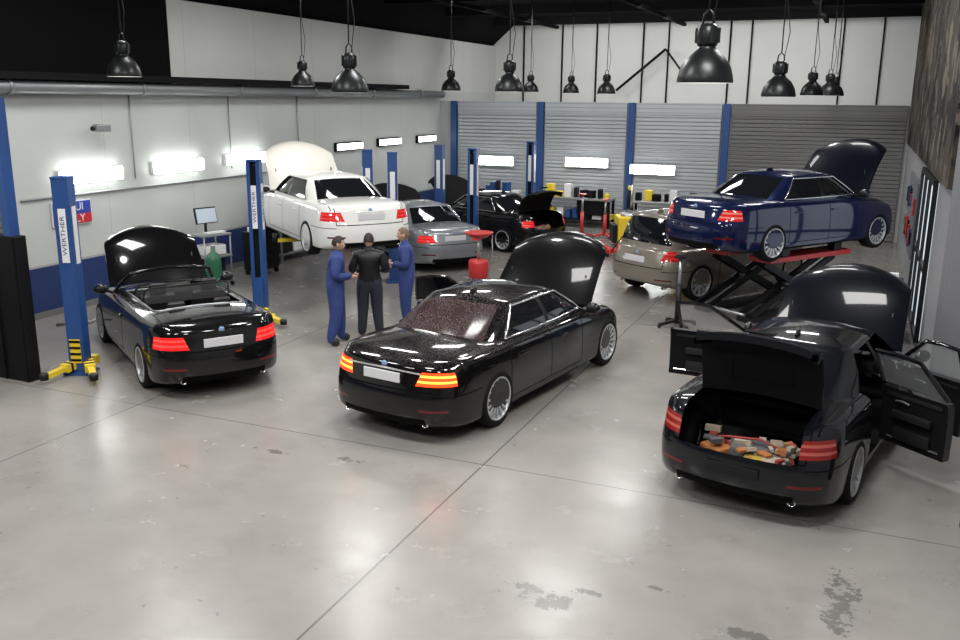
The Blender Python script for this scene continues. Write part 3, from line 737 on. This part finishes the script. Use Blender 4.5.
post(e,-9.75,13.07,2.8,math.radians(200),arms=[(-8.95,12.6,.06),(-10.1,12.6,.06)],txt='WERTHER')
e=empty('two_post_lift')
post(e,-9.15,17.0,2.75,math.pi/2+.5,arms=[(-10.25,16.9,.14),(-10.9,15.2,.14)],low=False)
e=empty('two_post_lift'); post(e,-9.0,21.0,2.65,math.pi); post(e,-10.45,22.1,2.65,0,name='post_b')
e=empty('two_post_lift'); post(e,-9.,25.3,2.65,math.pi); post(e,-10.5,18.3,2.7,.6,name='post_b')
e=empty('scissor_lift',(-1.27,18.0,0),math.radians(-34)); w=MB()
for sx in (-.52,.52):
    w.box((sx,-.3,.05),(.34,2.5,.10),0,bev=.01); w.box((sx,-.1,1.12),(.50,2.3,.09),1,bev=.01)
    for q in (-.13,.13):
        w.beam((sx+q,-1.5,.12),(sx+q,.7,1.06),.05,.12,0); w.beam((sx+q*.6,.7,.12),(sx+q*.6,-1.2,1.06),.05,.12,0)
    w.cyl((sx-.15,-.4,.59),(sx+.15,-.4,.59),.035,mat=2); w.cyl((sx,-.9,.2),(sx,.1,.75),.05,mat=2)
    for y_ in (-.8,.7): w.box((sx*1.25,y_,1.25),(.16,.22,.17),3,bev=.01)
w.cyl((-.5,-1.5,.12),(.5,-1.5,.12),.03,mat=2)
w.obj('scissor_frame',[M_blk,M_red,M_steel,M_blk],e)
def drain(x,y):
    e=empty('oil_drain_cart',(x,y,0)); w=MB()
    w.lathe([(.001,.12),(.20,.12),(.22,.16),(.22,.45),(.20,.50),(.001,.52)],n=24,mat=0); w.cyl((0,0,.5),(0,0,1.0),.03,mat=2)
    w.lathe([(.03,.95),(.18,1.0),(.30,1.08),(.32,1.10),(.30,1.11),(.001,1.02)],n=28,mat=0)
    for a in (0,2.1,4.2): w.cyl((.2*math.cos(a),.2*math.sin(a),.06),(.2*math.cos(a)+.001,.2*math.sin(a)+.05,.06),.06,mat=1); w.box((.2*math.cos(a),.2*math.sin(a)+.02,.1),(.05,.05,.08),2)
    w.tube([(.23,0,.3),(.33,0,.6),(.31,0,.95),(.28,.1,1.05)],.012,2)
    w.obj('tank',[M_red,M_blk,M_steel],e)
drain(-7.45,17.7)
def toolcart(name,x,y,rz,c1,h=.95):
    e=empty(name,(x,y,0),rz); w=MB(); w.box((0,0,.12+h/2-.06),(.72,.45,h-.12),0,bev=.015)
    for k in range(5): w.box((0,-.232,.24+k*.15),(.64,.02,.13),0,bev=.005); w.box((0,-.25,.28+k*.15),(.5,.02,.015),1)
    w.box((0,0,h+.01),(.74,.47,.03),1,bev=.01)
    for sx in (-.3,.3):
        for sy in (-.17,.17): w.cyl((sx-.02,sy,.06),(sx+.02,sy,.06),.06,mat=1)
    w.box((.1,0,h+.06),(.25,.15,.08),2); w.box((-.2,.05,h+.07),(.15,.2,.1),3)
    w.obj('cabinet',[c1,M_blk,M_red,M_white],e)
toolcart('tool_cart',-12.3,16.6,math.pi/2,M_blk); toolcart('tool_cart',-12.4,20.8,math.pi/2,M_red); toolcart('tool_cart',.6,15.2,-math.pi/2,M_blk); toolcart('tool_cart',.6,16.4,-math.pi/2,M_blue)
e=empty('diagnostic_trolley',(-12.4,15.0,0),math.radians(75)); w=MB()
for sx in (-.32,.32):
    for sy in (-.25,.25): w.cyl((sx,sy,.08),(sx,sy,1.1),.018,mat=0,n=8); w.cyl((sx-.015,sy,.05),(sx+.015,sy,.05),.05,mat=1)
for z_ in (.25,.65,1.1): w.box((0,0,z_),(.70,.55,.03),0)
w.box((0,.05,.45),(.5,.4,.28),1,bev=.02); w.box((0,0,.78),(.5,.4,.2),2,bev=.02); w.box((.05,-.1,1.14),(.45,.16,.03),2)
w.box((0,.1,1.48),(.52,.04,.34),1,bev=.01,rot=Matrix.Rotation(-.2,3,'X')); w.box((0,.07,1.48),(.47,.01,.29),3,rot=Matrix.Rotation(-.2,3,'X')); w.cyl((0,.12,1.1),(0,.12,1.4),.03,mat=1)
w.obj('trolley_frame',[M_grey,M_blk,M_white,mat('screen',(.3,.35,.4),.2,emit=(.6,.7,.8),es=.3)],e)
e=empty('gas_bottle',(-11.6,14.1,0)); w=MB(); w.lathe([(.001,0),(.14,0),(.15,.03),(.15,.75),(.12,.86),(.05,.92),(.04,1.0),(.001,1.0)],n=20,mat=0); w.lathe([(.03,1.0),(.05,1.02),(.05,1.06),(.001,1.07)],n=12,mat=1); w.obj('cylinder_body',[mat('green_paint',(.02,.12,.06),.4),M_steel],e)
e=empty('storage_rack',(-12.85,18.6,0)); w=MB()
for sy in (-.8,.8):
    for sx in (-.25,.25): w.box((sx,sy,.9),(.04,.04,1.8),0)
for z_ in (.2,.75,1.3,1.78):
    w.box((0,0,z_),(.54,1.64,.03),0)
r=random.Random(5)
for z_ in (.2,.75,1.3):
    y_=-.7
    while y_<.6:
        ww=r.uniform(.15,.3); hh=r.uniform(.15,.4); w.box((r.uniform(-.05,.05),y_+ww/2,z_+.015+hh/2),(.35,ww-.02,hh),r.choice([1,2,3,4]),bev=.01); y_+=ww
w.obj('rack_shelves',[M_grey,M_blk,M_white,M_red,M_blue],e)
w=MB(); w.tube([(-12.6,11.1,.03),(-12.2,11.5,.03),(-12.5,12.2,.03),(-11.9,12.6,.03),(-12.3,13.1,.03),(-12.7,12.9,.03)],.025,0); w.obj('air_hose',[M_grey])
def bench(x,y,L,rz=0):
    e=empty('workbench',(x,y,0),rz); w=MB(); w.box((0,0,.88),(L,.65,.06),0,bev=.01)
    for sx in (-L/2+.06,L/2-.06):
        for sy in (-.27,.27): w.box((sx,sy,.43),(.07,.07,.86),1)
    w.box((0,0,.25),(L-.1,.55,.03),1); w.box((L/4,0,.62),(L/3,.55,.45),1,bev=.01)
    r=random.Random(int(x*10)+5)
    q=-L/2+.1
    while q<L/2-.2:
        ww=r.uniform(.12,.3); hh=r.uniform(.1,.42); w.box((q+ww/2,r.uniform(-.1,.1),.91+hh/2),(ww-.03,r.uniform(.15,.35),hh),r.choice([2,3,4,5,1]),bev=.01,rot=Matrix.Rotation(r.uniform(-.3,.3),3,'Z')); q+=ww+r.uniform(0,.1)
    q=-L/2+.1
    while q<L/2-.2:
        ww=r.uniform(.15,.35); hh=r.uniform(.15,.35); w.box((q+ww/2,0,.265+hh/2),(ww-.03,.4,hh),r.choice([2,3,4,5,1]),bev=.01); q+=ww+.05
    w.obj('bench_frame',[M_grey,M_dark,M_white,M_blk,M_blue,M_yel],e)
bench(-8.3,27.3,2.6); bench(-5.2,27.3,2.4); bench(-11.2,27.3,2.2)
e=empty('tyre_changer',(-5.7,24.2,0),.4); w=MB(); w.box((0,0,.42),(.75,.85,.8),0,bev=.04); w.lathe([(.001,.92),(.25,.90),(.28,.86),(.28,.82)],n=24,mat=2)
w.cyl((.0,.42,.8),(.0,.42,1.6),.06,mat=1); w.beam((0,.42,1.55),(0,-.05,1.55),.09,.09,0); w.cyl((0,-.05,1.65),(0,-.05,1.05),.03,mat=2); w.ell((0,-.05,1.02),(.07,.05,.05),1)
for a in range(4): w.box((.18*math.cos(a*1.57),.18*math.sin(a*1.57),.94),(.12,.05,.05),2)
w.beam((.4,-.2,.45),(.62,-.1,.7),.05,.30,1); w.box((-.45,0,.35),(.12,.6,.5),1,bev=.02)
w.obj('changer_body',[M_yel,M_blk,M_steel],e)
e=empty('wheel_balancer',(-4.3,24.6,0),.2); w=MB(); w.box((0,0,.45),(.7,.5,.9),0,bev=.05); w.box((0,.1,1.15),(.55,.08,.4),1,bev=.02); w.cyl((.35,0,.8),(.65,0,.8),.03,mat=2); w.box((0,-.05,.97),(.6,.35,.06),1,bev=.02); w.obj('balancer_body',[M_yel,M_blk,M_steel],e)
def axle_stand(x,y,hh,c):
    e=empty('transmission_jack',(x,y,0)); w=MB(); w.cyl((0,0,.06),(0,0,hh*.6),.05,mat=0); w.cyl((0,0,hh*.55),(0,0,hh),.03,mat=1); w.box((0,0,hh),(.2,.2,.03),0)
    for k in range(4): a=k*math.pi/2+.7; w.beam((0,0,.12),(.35*math.cos(a),.35*math.sin(a),.06),.05,.05,0); w.ell((.35*math.cos(a),.35*math.sin(a),.035),(.035,.035,.035),2)
    w.obj('jack_body',[c,M_steel,M_blk],e)
axle_stand(-7.3,25.,1.25,M_red); axle_stand(-6.7,25.3,1.1,M_red); axle_stand(-2.75,15.6,1.25,M_blk)
e=empty('trolley_jack',(-5.9,22.4,0),1.); w=MB(); w.box((-.12,0,.12),(.05,.7,.12),0,bev=.01); w.box((.12,0,.12),(.05,.7,.12),0,bev=.01); w.beam((0,-.2,.15),(0,.3,.28),.12,.06,0); w.cyl((0,.3,.28),(0,.3,.33),.06,mat=1)
for sy in (-.28,.3):
    for sx in (-.17,.17): w.cyl((sx-.02,sy,.05),(sx+.02,sy,.05),.05,mat=1)
w.cyl((0,-.3,.2),(0,-.9,.85),.015,mat=1); w.obj('jack_frame',[M_red,M_blk],e)
w=MB(); w.box((-.35,YB-.12,1.05),(.95,.06,2.1),0); w.box((-.35,YB-.12,2.13),(1.1,.07,.08),1); w.box((-.85,YB-.12,1.05),(.08,.07,2.1),1); w.box((.15,YB-.12,1.05),(.08,.07,2.1),1); w.box((-.02,YB-.17,1.05),(.03,.06,.14),2)
w.obj('door_5',[mat('door_dark',(.015,.011,.010),.5),M_dark,M_steel])
M_day=mat('daylit_glass',(.5,.55,.6),.3,emit=(.85,.93,1.),es=.75)
w=MB(); y0,y1,z0,z1=15.3,18.6,.25,2.7
w.box((XR-.02,(y0+y1)/2,(z0+z1)/2),(.03,y1-y0,z1-z0),1)
for y_ in (y0,(2*y0+y1)/3,(y0+2*y1)/3,y1): w.box((XR-.05,y_,(z0+z1)/2),(.07,.09,z1-z0),0)
for z_ in (z0,1.35,z1): w.box((XR-.05,(y0+y1)/2,z_),(.07,y1-y0,.08),0)
w.obj('window_1',[M_blk,M_day])
e=empty('tool_board'); w=MB(); w.box((XR-.04,21.3,1.6),(.05,3.4,1.5),0); r=random.Random(9)
for k in range(26):
    w.box((XR-.09,19.8+(k%13)*.24,1.25+(k//13)*.65+r.uniform(-.05,.05)),(.04,r.uniform(.04,.12),r.uniform(.2,.45)),r.choice([1,2,3,4]),bev=.008)
w.obj('board',[mat('board_grey',(.12,.13,.15),.6),M_blk,M_steel,M_blue,M_red],e)
e=empty('tyre_stack',(1.5,8.85,0))
for k in range(3):
    w=MB(); w.lathe([(.20,-.1),(.30,-.11),(.33,-.06),(.33,.06),(.30,.11),(.20,.1),(.20,-.1)],n=32,mat=0); w.obj('tyre_%d'%(k+1),[M_rub],e,(0,0,.11+.22*k))

# ------------------------------------------------------------ people
M_skin=mat('skin',(.50,.30,.21),.5); M_cov=mat('coverall_blue',(.020,.040,.16),.8,noise=.35,nscale=12); M_lea=mat('leather_black',(.008,.008,.009),.38,noise=.3,nscale=15,spec=.3)
M_jean=mat('jeans_dark',(.014,.017,.028),.8,noise=.3,nscale=20); M_shoe=mat('shoe_black',(.01,.01,.01),.5); M_hair=mat('hair_brown',(.02,.012,.008),.7); M_eye=mat('eye_white',(.7,.7,.7),.3); M_iris=mat('iris_dark',(.02,.015,.01),.3); M_lip=mat('lips',(.38,.15,.12),.5)
def skinmesh(nodes,edges,root=0,sub=2,mats=None,bonem=None,name='b',parent=None):
    bm=bmesh.new(); ly=bm.verts.layers.skin.verify(); bv=[]
    for co,r_ in nodes:
        v=bm.verts.new(co); v[ly].radius=(r_ if isinstance(r_,tuple) else (r_,r_)); bv.append(v)
    bv[root][ly].use_root=True
    for a,b_ in edges: bm.edges.new((bv[a],bv[b_]))
    me=bpy.data.meshes.new(name); bm.to_mesh(me); bm.free(); o=bpy.data.objects.new(name,me); COL.objects.link(o)
    sk=o.modifiers.new('sk','SKIN'); sk.use_smooth_shade=True; ss=o.modifiers.new('ss','SUBSURF'); ss.levels=sub; ss.render_levels=sub
    bake(o); me=o.data; me.materials.clear()
    for m_ in mats: me.materials.append(m_)
    P0=[Vector(n[0]) for n in nodes]
    for p in me.polygons:
        c=p.center; best=1e9;bi=0
        for k,(a,b_) in enumerate(edges):
            A,B=P0[a],P0[b_];ab=B-A;t=max(0,min(1,(c-A).dot(ab)/ab.length_squared)); d=(c-(A+ab*t)).length-.5*(nodes[a][1] if not isinstance(nodes[a][1],tuple) else nodes[a][1][0])
            if d<best: best=d;bi=k
        p.material_index=bonem[bi]; p.use_smooth=True
    o.parent=parent; return o
def hand(parent,wr,dirv,palmn,m,side,name):
    d=Vector(dirv).normalized(); n=Vector(palmn); n=(n-d*n.dot(d)).normalized(); s=d.cross(n)*side; w0=Vector(wr)
    skinmesh([(w0-d*.01,(.026,.022)),(w0+d*.035,(.036,.02)),(w0+d*.085,(.038,.018))],[(0,1),(1,2)],0,2,[m],[0,0],name+'_palm',parent)
    for k,(off,L) in enumerate([(-.030,.062),(-.010,.074),(.010,.080),(.030,.072)]):
        b0=w0+d*.075+s*off; pts=[b0,b0+d*L*.45+n*.006,b0+d*L*.75+n*.022,b0+d*L*.92+n*.045]
        skinmesh([(q,.0095-.0008*i) for i,q in enumerate(pts)],[(0,1),(1,2),(2,3)],0,1,[m],[0]*3,name+'_finger_%d'%(k+1),parent)
    b0=w0+d*.03+s*.03; pts=[b0,b0+d*.025+s*.025,b0+d*.05+s*.035+n*.01]
    skinmesh([(q,.011) for q in pts],[(0,1),(1,2)],0,1,[m],[0]*2,name+'_thumb',parent)
def person(name,loc,rz,top,legs,pose,height=1.76,hair=M_hair,headturn=0.,tilt=0.,bulk=1.):
    e=empty(name,loc,rz); k=height/1.76
    el,wl,er,wr=pose['el'],pose['wl'],pose['er'],pose['wr']; lean=pose.get('lean',0)
    N=[((0,0,.96),(.195,.155)),((0,.0,1.10),(.185,.145)),((0,lean*.5,1.27),(.205,.150)),((0,lean,1.42),(.17,.115)),((0,lean,1.50),.062),((0,lean+.01,1.58),.056),
       ((-.20,lean,1.41),.098),(el,.074),(wl,.048),((.20,lean,1.41),.098),(er,.074),(wr,.048),
       ((-.11,0,.88),.135),(pose['kl'],.100),(pose['al'],.076),((.11,0,.88),.135),(pose['kr'],.100),(pose['ar'],.076)]
    tl=Vector(pose['al'])+Vector((-.02,.15,-.035)); tr=Vector(pose['ar'])+Vector((.02,.15,-.035))
    N+=[(tl,(.052,.038)),(tr,(.052,.038))]
    def bk(r): return tuple(q*bulk for q in r) if isinstance(r,tuple) else r*bulk
    N=[((Vector(a)*k),bk(b_)) for a,b_ in N]
    E=[(0,1),(1,2),(2,3),(3,4),(4,5),(3,6),(6,7),(7,8),(3,9),(9,10),(10,11),(0,12),(12,13),(13,14),(0,15),(15,16),(16,17),(14,18),(17,19)]
    skinmesh(N,E,0,2,[top,legs,M_skin,M_shoe],[0,0,0,0,2,0,0,0,0,0,0,1,1,1,1,1,1,3,3],'body',e)
    for nm,el_,w_,sd in (('left_hand',el,wl,-1),('right_hand',er,wr,1)):
        d=(Vector(w_)-Vector(el_)).normalized(); hand(e,(Vector(w_)*k)+d*.015,d,(-sd*.3,-1,.2),M_skin,sd,nm)
    hb=MB(); hc=Vector((0,lean+.025,1.655))*k; HM=Matrix.Translation(hc)@rotz(headturn)@Matrix.Rotation(tilt,4,'X')
    bm=bmesh.new(); bmesh.ops.create_uvsphere(bm,u_segments=28,v_segments=20,radius=1)
    for v in bm.verts:
        x_,y_,z_=v.co; X_=x_*.080;Y_=y_*.100;Z_=z_*.120
        if z_<0: X_*=1-.32*(-z_)**1.2; Y_=Y_*(1-.12*(-z_)) + .012*(-z_)
        if y_>0.3 and abs(x_)<.75: Y_-=.008*math.exp(-((z_-.08)/.12)**2)*math.exp(-((abs(x_)-.38)/.18)**2)
        if y_>.6: Y_+=.020*math.exp(-((z_+.16)/.13)**2)*math.exp(-(x_/.14)**2); Y_+=.006*math.exp(-((z_+.75)/.12)**2)*math.exp(-(x_/.3)**2)
        v.co=(X_,Y_,Z_)
    hb.bm(bm,0,True,HM)
    for sd in (-1,1):
        hb.ell((sd*.031,.083,.008),(.013,.010,.009),2,HM,12); hb.ell((sd*.031,.0915,.008),(.006,.004,.006),3,HM,10)
        hb.ell((sd*.081,-.005,-.008),(.010,.02,.032),0,HM,12); hb.box((sd*.031,.095,.030),(.034,.008,.007),1,HM)
    hb.ell((0,.088,-.055),(.022,.010,.007),4,HM,12)
    bm=bmesh.new(); bmesh.ops.create_uvsphere(bm,u_segments=28,v_segments=20,radius=1)
    kill=[v for v in bm.verts if v.co.z<-.45 or (v.co.z<-.0 and v.co.y>-.1) or (v.co.y>.45 and v.co.z<.55) or (abs(v.co.x)>.8 and v.co.z<.05 and v.co.y>-.2)]
    bmesh.ops.delete(bm,geom=kill,context='VERTS')
    for v in bm.verts: v.co=(v.co.x*.086,v.co.y*.106-.002,v.co.z*.126+.003)
    hb.bm(bm,1,True,HM)
    hb.obj('head',[M_skin,hair,M_eye,M_iris,M_lip],e)
    cb=MB(); cb.lathe([(.064,1.48*k),(.076,1.475*k),(.080,1.50*k),(.068,1.535*k),(.062,1.53*k)],c=(0,lean*k,0),n=20,mat=0)
    cb.obj('collar',[top],e)
    return e
sta=dict(kl=(-.12,.02,.50),al=(-.14,-.02,.09),kr=(.12,.03,.50),ar=(.16,.0,.09))
sta2=dict(kl=(-.12,.05,.50),al=(-.15,.06,.09),kr=(.13,.0,.50),ar=(.17,-.10,.09))
person('mechanic_man',(-7.60,12.15,0),math.radians(-60),M_cov,M_cov,dict(el=(-.29,-.02,1.16),wl=(-.08,.24,1.10),er=(.29,.0,1.16),wr=(.10,.26,1.14),lean=.04,**sta2),1.74,tilt=-.2,bulk=1.08)
person('customer_man',(-7.32,12.75,0),math.radians(25),M_lea,M_jean,dict(el=(-.30,-.04,1.16),wl=(-.16,.22,1.12),er=(.30,-.04,1.16),wr=(.16,.22,1.14),lean=.02,**sta),1.72,tilt=-.2)
person('mechanic_man',(-7.02,13.5,0),math.radians(115),M_cov,M_cov,dict(el=(-.29,.0,1.16),wl=(-.04,.22,1.16),er=(.29,.0,1.16),wr=(.06,.25,1.10),lean=.02,**sta),1.74,hair=mat('hair_fair',(.14,.09,.05),.7),tilt=-.1,bulk=1.06)

# ------------------------------------------------------------ lights
def area(x,y,z,sx,sy,en,col=(1,.99,.97),tilt=0):
    l=bpy.data.lights.new('ceiling_panel','AREA'); l.shape='RECTANGLE'; l.size=sx; l.size_y=sy; l.energy=en; l.color=col
    o=bpy.data.objects.new('ceiling_light',l); COL.objects.link(o); o.location=(x,y,z); o.rotation_euler=(tilt,0,0)  # added fill lights under the roof, no fixtures modelled for them
for x_ in (-10,-5.2,-.6):
    for y_,en in ((1.,205),(6.,215),(11.,170)): area(x_,y_,6.45,1.6,.8,en)
for x_ in (-9.5,-5,-1.): area(x_,16,6.3,1.4,.7,120)
for x_ in (-9.5,-5,-1.): area(x_,21.5,6.3,1.4,.7,110)
for x_ in (-10.,-6,-2.): area(x_,28.6,6.2,2.2,.3,85,tilt=math.radians(55))  # added rows, here and next, tilted to brighten the upper back wall
for x_ in (-10.,-6,-2.): area(x_,25.,6.25,2.2,.3,65,tilt=math.radians(35))
wd=bpy.data.worlds.new('world'); scene.world=wd; wd.use_nodes=True
wd.node_tree.nodes['Background'].inputs[0].default_value=(.85,.9,1,1); wd.node_tree.nodes['Background'].inputs[1].default_value=.2

# ------------------------------------------------------------ camera
a=math.radians(22.7);pp=math.atan(222/900);r_=math.radians(0.5)
F=Vector((-math.sin(a)*math.cos(pp),math.cos(a)*math.cos(pp),-math.sin(pp)));R=Vector((math.cos(a),math.sin(a),0));U=R.cross(F)
R2=R*math.cos(r_)+U*math.sin(r_);U2=U*math.cos(r_)-R*math.sin(r_)
cd=bpy.data.cameras.new('camera'); cam=bpy.data.objects.new('camera',cd); COL.objects.link(cam)
cd.sensor_width=36; cd.lens=36*900/960
m3=Matrix((R2,U2,-F)).transposed(); cam.matrix_world=Matrix.Translation((0,0,3.9))@m3.to_4x4()
scene.camera=cam
